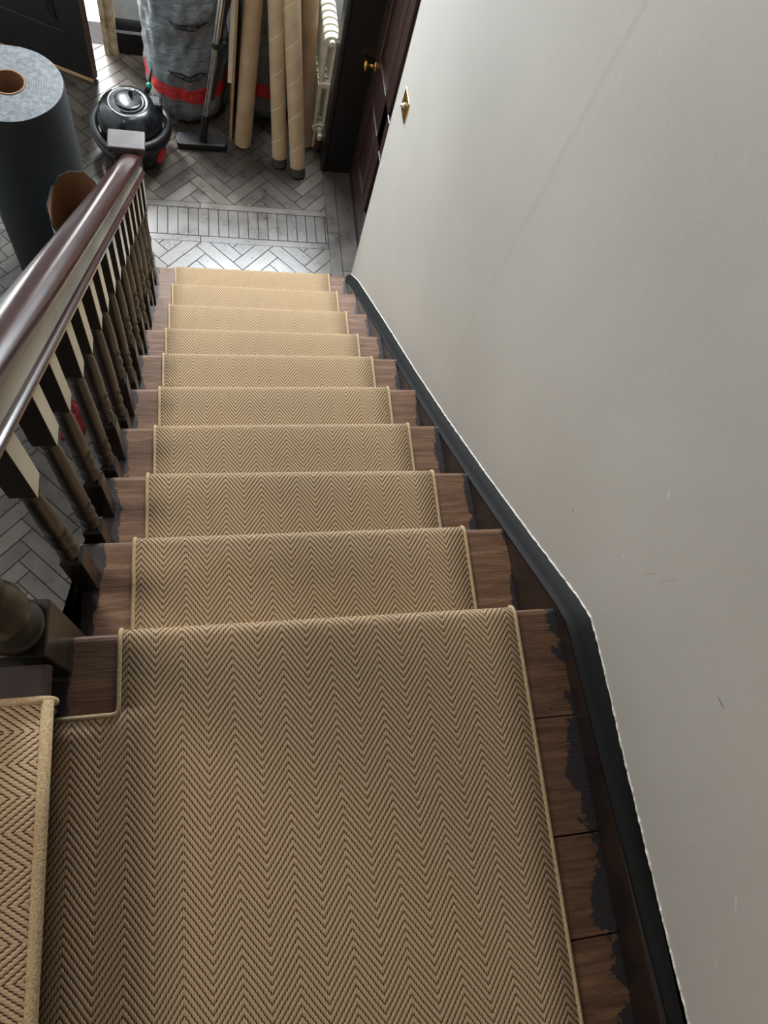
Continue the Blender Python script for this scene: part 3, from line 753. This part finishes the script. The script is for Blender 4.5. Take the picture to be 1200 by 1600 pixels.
# ------------------------------------------------------------------ grey plastic-wrapped rolls
def bagR(th, z, R, H, seed):
    k = z / H
    r = R * (1 - 0.18 * max(0, (0.10 - k) / 0.10) ** 2 - 0.14 * max(0, (k - 0.93) / 0.07) ** 2)
    p = Vector((math.cos(th) * 2.2, math.sin(th) * 2.2, z * 5 + seed))
    r += 0.016 * noise.noise(p) + 0.010 * noise.noise(p * 2.3 + Vector((5, 1, 0)))
    r += 0.007 * (1 - abs(noise.noise(Vector((th * 1.6 + z * 5, z * 7 - th * 1.2, seed)))) * 4) * 0.6
    return r
def bag(cx, cy, R, H, seed, label, prints):
    root = thing('wrapped_roll', label, 'wrapped roll', (cx, cy, FLOOR), 0, 'grey wrapped rolls against the far wall')
    b = nbm(); nt, nz = 144, 130; rows = []
    for j in range(nz + 1):
        z = H * j / nz
        rows.append([b.verts.new((bagR(2 * PI * i / nt, z, R, H, seed) * math.cos(2 * PI * i / nt), bagR(2 * PI * i / nt, z, R, H, seed) * math.sin(2 * PI * i / nt), z)) for i in range(nt)])
    for A, B in zip(rows, rows[1:]):
        for i in range(nt): b.faces.new((A[i], A[(i + 1) % nt], B[(i + 1) % nt], B[i]))
    b.faces.new(rows[0][::-1]); b.faces.new(rows[-1])
    obj('polythene_wrap', b, 'grey', root, smooth=True)
    def wrap(s, z, lift=0.012):       # s metres to the right of the front line
        th = -PI / 2 + s / R; r = bagR(th, z, R, H, seed) + lift; return (r * math.cos(th), r * math.sin(th), z)
    for (s0, z0, wd, txt) in prints:
        # black crescent with small pale lettering, faded red lettering under it
        b = nbm(); n = 24; up = []; dnr = []
        for i in range(n + 1):
            u = i / n; s = s0 + wd * (u - 0.5); zc = z0 - 0.024 * (1 - (2 * u - 1) ** 2) + 0.006 * (u - 0.5)
            hh = 0.030 * (1 - abs(2 * u - 1) ** 2.4)
            up.append(b.verts.new(wrap(s, zc + hh / 2))); dnr.append(b.verts.new(wrap(s, zc - hh / 2 - 0.0003)))
        for i in range(n): b.faces.new((dnr[i], dnr[i + 1], up[i + 1], up[i]))
        obj('printed_crescent', b, 'print', root)
        for (word, size, dz, mat, spread) in ((txt[0], 0.012, 0.0, 'palep', wd * 0.72), (txt[1], 0.042, -0.055, 'mauve', wd * 0.95)):
            cu = bpy.data.curves.new('lettering', 'FONT'); cu.body = word; cu.size = size * 1.35; cu.align_x = 'CENTER'; cu.resolution_u = 2; cu.space_character = 1.1
            to = bpy.data.objects.new('t', cu); COL.objects.link(to); bpy.context.view_layer.update()
            me = bpy.data.meshes.new_from_object(to.evaluated_get(bpy.context.evaluated_depsgraph_get()))
            bpy.data.objects.remove(to)
            bb = nbm(); bb.bm.from_mesh(me); bpy.data.meshes.remove(me)
            xs = [v.co.x for v in bb.bm.verts]; wdt = max(xs) - min(xs); k = spread / wdt
            for v in bb.bm.verts:
                s = v.co.x * k; u = s / wd + 0.5; zc = z0 - 0.024 * (1 - (2 * u - 1) ** 2) + dz + v.co.y - (0.005 if dz == 0 else 0)
                v.co = Vector(wrap(s0 + s, zc, 0.0135))
            obj('printed_lettering', bb, mat, root)
    return root
bag(0.065, 3.385, 0.215, 1.15, 1.3, 'grey polythene-wrapped roll with red band, directly behind the vacuum wand', [(0.03, 0.60, 0.20, ('COMFORT FOR THE FLOOR', 'CREATIVO')), (0.01, 0.335, 0.20, ('COMFORT FOR THE FLOOR', 'CREATIVO'))])
bag(0.50, 3.44, 0.185, 1.15, 6.1, 'grey polythene-wrapped roll with red band, mostly hidden behind the cardboard tubes', [])

# panel edge-on between the two rolls, and a narrow white strip with it
BP = thing('wooden_panel', 'thin brown wooden board standing edge-on between the two grey rolls', 'board', (0.292, 3.10, FLOOR))
b = nbm(); vs = box(b, -0.006, 0.006, 0, 0.46, 0, 0.96)
for v in b.verts: v.co.x += 0.03 * v.co.z
obj('board_face', b, 'ply', BP)
b = nbm(); box(b, -0.0065, 0.0065, -0.004, 0.0, 0.0, 0.96)
for v in b.verts: v.co.x += 0.03 * v.co.z
obj('board_edge', b, 'plyedge', BP)
b = nbm(); box(b, -0.028, -0.006, 0.0, 0.01, 0.36, 0.90)
for v in b.verts: v.co.x += 0.03 * v.co.z
obj('batten', b, 'cream', BP)['label'] = 'narrow white batten'

# ------------------------------------------------------------------ vacuum cleaner
V = thing('vacuum_cleaner', 'round dark navy tub vacuum cleaner with hose coiled round it, beyond the newel post', 'vacuum cleaner', (-0.215, 2.955, FLOOR))
b = nbm(); lathe(b, [(0.13, 0.02), (0.150, 0.03), (0.155, 0.06), (0.150, 0.16), (0.146, 0.175)], 0, 0, 40); obj('drum', b, 'rubber', V, smooth=True, autos=0.8)
b = nbm(); lathe(b, [(0.150, 0.172), (0.157, 0.180), (0.158, 0.20), (0.157, 0.225), (0.151, 0.255), (0.138, 0.282), (0.118, 0.302), (0.100, 0.312), (0.094, 0.313), (0.088, 0.311), (0.02, 0.313)], 0, 0, 48)
obj('domed_head', b, 'navy', V, smooth=True, autos=0.9)
b = nbm(); lathe(b, [(0.066, 0.309), (0.066, 0.318), (0.060, 0.321), (0.01, 0.322)], 0.0, 0.01, 36); obj('lid_disc', b, 'navy', V, smooth=True, autos=0.7)
b = nbm()
P = [(0.078 * math.cos(t), 0.005 + 0.078 * math.sin(t), 0.313) for t in [(-2.0 + 3.2 * i / 20) for i in range(21)]]
tube(b, P, 0.005, 8); obj('rim_handle', b, 'rubber', V, smooth=True)
b = nbm(); tube(b, [(0.012, 0.035, 0.319), (0.013, 0.036, 0.352)], lambda u: 0.010 - 0.002 * u, 12); obj('knob', b, 'rubber', V, smooth=True, autos=0.8)
b = nbm(); P = []
for i in range(97):
    t = 2 * PI * 2.1 * i / 96; P.append(((0.183 + 0.006 * math.sin(3 * t)) * math.cos(t - 2.0), (0.183 + 0.004 * math.cos(2 * t)) * math.sin(t - 2.0), 0.205 - 0.085 * i / 96 + 0.006 * math.sin(2 * t)))
tube(b, P, 0.0185, 12); obj('hose', b, 'rubber', V, smooth=True)
b = nbm(); box(b, -0.10, 0.10, -0.135, 0.135, 0.02, 0.07); obj('chassis', b, 'rubber', V, bevel=0.02)
for an in (-0.55, PI + 0.25):
    b = nbm(); lathe(b, [(0.047, -0.013), (0.052, -0.008), (0.052, 0.008), (0.047, 0.013)], 0, 0, 24)
    wv = obj('wheel', b, 'rubber', V, smooth=True, autos=0.8); wv.location = (0.152 * math.cos(an), 0.152 * math.sin(an) + 0.02, 0.055); wv.rotation_euler = (0, PI / 2, an)
    b = nbm(); lathe(b, [(0.040, 0.012), (0.040, 0.017), (0.030, 0.021), (0.005, 0.022)], 0, 0, 24)
    hc = obj('hub_cap', b, 'red', wv, smooth=True, autos=0.8); hc['label'] = 'red wheel hub cap'
b = nbm(); box(b, 0.095, 0.16, 0.01, 0.08, 0.20, 0.30); obj('hose_port', b, 'rubber', V, bevel=0.012)
b = nbm(); lathe(b, [(0.010, 0), (0.014, 0.01), (0.012, 0.028), (0.004, 0.034)], 0.10, 0.115, 14); o = obj('indicator', b, 'teal', V, smooth=True); o.location = (0, 0, 0.30)
b = nbm(); tube(b, [(0.085, 0.10, 0.29), (0.10, 0.125, 0.32), (0.115, 0.15, 0.385)], lambda u: 0.014 - 0.009 * u, 10); obj('cable_hook', b, 'rubber', V, smooth=True)

WD = thing('vacuum_wand', 'chrome vacuum wand with wide black floor head, leaning on the grey roll', 'vacuum wand', (0.130, 3.055, FLOOR))
b = nbm()
P = [(-0.125, -0.045), (-0.11, -0.055), (0.135, -0.045), (0.145, -0.02), (0.14, 0.035), (-0.12, 0.035), (-0.13, 0.0)]
prism(b, P, 0.004, 0.040, 'z'); obj('floor_head', b, 'rubber', WD, bevel=0.008)
b = nbm(); box(b, -0.13, 0.145, -0.05, 0.04, 0.0, 0.006); obj('brush_strip', b, 'rubber', WD)
d0 = Vector((0.012, -0.01, 0.04)); d1 = Vector((0.118, 0.02, 0.82)); dd = (d1 - d0)
b = nbm(); tube(b, [d0 + Vector((0, 0, -0.01)), d0 + dd * 0.06, d0 + dd * 0.20], lambda u: 0.021 - 0.003 * u, 14); obj('elbow', b, 'rubber', WD, smooth=True, autos=0.8)
b = nbm(); tube(b, [d0 + dd * 0.18, d0 + dd * 0.70], 0.0145, 16); tube(b, [d0 + dd * 0.70, d0 + dd * 1.25], 0.0175, 16); obj('chrome_tube', b, 'chrome', WD, smooth=True, autos=0.8)
b = nbm(); tube(b, [d0 + dd * 0.685, d0 + dd * 0.715], 0.0215, 14); box(b, 0.085, 0.13, 0.0, 0.02, 0.585, 0.60); obj('locking_collar', b, 'rubber', WD, smooth=True, autos=0.8)
b = nbm(); tube(b, [d0 + dd * t + Vector((0.026 + 0.008 * math.sin(t * 14), 0.02, 0)) for t in [0.3 + 0.9 * i / 20 for i in range(21)]], 0.014, 10); obj('hose', b, 'rubber', WD, smooth=True)

# ------------------------------------------------------------------ big dark roll
RC = (-0.540, 2.205, FLOOR); RR = 0.190; RH = 1.0
UR = thing('underlay_roll', 'large dark grey felt roll standing on end at the left, spiral top showing', 'roll', RC)
b = nbm(); lathe(b, [(RR * 0.985, 0), (RR, 0.01), (RR, RH - 0.008), (RR * 0.985, RH)], 0, 0, 72, close=False)
for v in b.verts:
    an = math.atan2(v.co.y, v.co.x); v.co.x *= 1 + 0.02 * math.sin(an * 2 + 1); v.co.y *= 1 + 0.012 * math.sin(an * 3)
obj('felt_side', b, 'rollside', UR, smooth=True, autos=0.8)
b = nbm(); n = 72; rin = 0.062; prev = None
for j in range(9):
    r = rin + (RR * 0.985 - rin) * j / 8; ring = []
    for i in range(n):
        an = 2 * PI * i / n; sx = 1 + 0.02 * math.sin(an * 2 + 1) * (j / 8); sy = 1 + 0.012 * math.sin(an * 3) * (j / 8)
        ring.append(b.verts.new((r * math.cos(an) * sx, r * math.sin(an) * sy, RH + (0.004 * noise.noise(Vector((an * 2, r * 60, 0))) if 0 < j < 8 else 0))))
    if prev:
        for i in range(n): b.faces.new((prev[i], prev[(i + 1) % n], ring[(i + 1) % n], ring[i]))
    prev = ring
obj('spiral_end', b, 'rolltop', UR, smooth=True)
b = nbm(); lathe(b, [(0.056, 0.0), (0.056, RH + 0.003), (0.062, RH + 0.003), (0.062, RH - 0.05)], 0, 0, 40, close=False); obj('cardboard_core', b, 'coreb', UR, smooth=True, autos=0.8)

# torn open sack / carton stub beside it
SK_ = thing('torn_paper_sack', 'open brown paper sack with ragged torn rim, between the dark roll and banister', 'sack', (-0.330, 1.850, FLOOR))
def sack(inner):
    b = nbm(); n = 48; rows = []
    for j in range(13):
        row = []
        for i in range(n):
            an = 2 * PI * i / n
            H = 0.80 + 0.035 * math.sin(an + 0.5) - 0.03 * max(0, math.cos(an)) + 0.016 * noise.noise(Vector((an * 3.5, 2, 0))) + 0.008 * noise.noise(Vector((an * 11, 7, 0)))
            r = 0.098 + 0.008 * noise.noise(Vector((math.cos(an) * 2, math.sin(an) * 2, j * 0.4))) - (0.004 if inner else 0)
            r *= 1 + 0.05 * math.cos(2 * an)
            row.append(b.verts.new((r * 1.02 * math.cos(an), r * 1.45 * math.sin(an), H * j / 12 + (0 if not inner else (0.004 if j == 0 else 0)))))
        rows.append(row)
    for A, B in zip(rows, rows[1:]):
        for i in range(n): b.faces.new((A[i], A[(i + 1) % n], B[(i + 1) % n], B[i]))
    b.faces.new(rows[0])
    if inner:
        for f in b.faces: f.normal_flip()
    b.tag_norecalc = True
    return b
obj('printed_outside', sack(False), 'silver', SK_, smooth=True); obj('brown_inside', sack(True), 'brown', SK_, smooth=True)

# ------------------------------------------------------------------ on the hall floor left of the stair
b = nbm(); n = 22
G = [[None] * n for _ in range(n)]
for i in range(n):
    for j in range(n):
        u, v = i / (n - 1) - 0.5, j / (n - 1) - 0.5; e = max(0, 1 - 2 * max(abs(u), abs(v)))
        G[i][j] = b.verts.new((-0.46 + u * 0.10 + 0.01 * noise.noise(Vector((u * 6, v * 6, 1))), 1.34 + v * 0.20, FLOOR + 0.003 + 0.05 * min(1, e * 2.2) * (0.7 + 0.6 * noise.noise(Vector((u * 7, v * 9, 4))))))
for i in range(n - 1):
    for j in range(n - 1): b.faces.new((G[i][j], G[i + 1][j], G[i + 1][j + 1], G[i][j + 1]))
o = obj('crumpled_cloth', b, 'cloth', smooth=True); tag(o, 'small crumpled red cloth on the hall floor, glimpsed through the balusters', 'cloth')
sol = o.modifiers.new('thickness', 'SOLIDIFY'); sol.thickness = 0.002
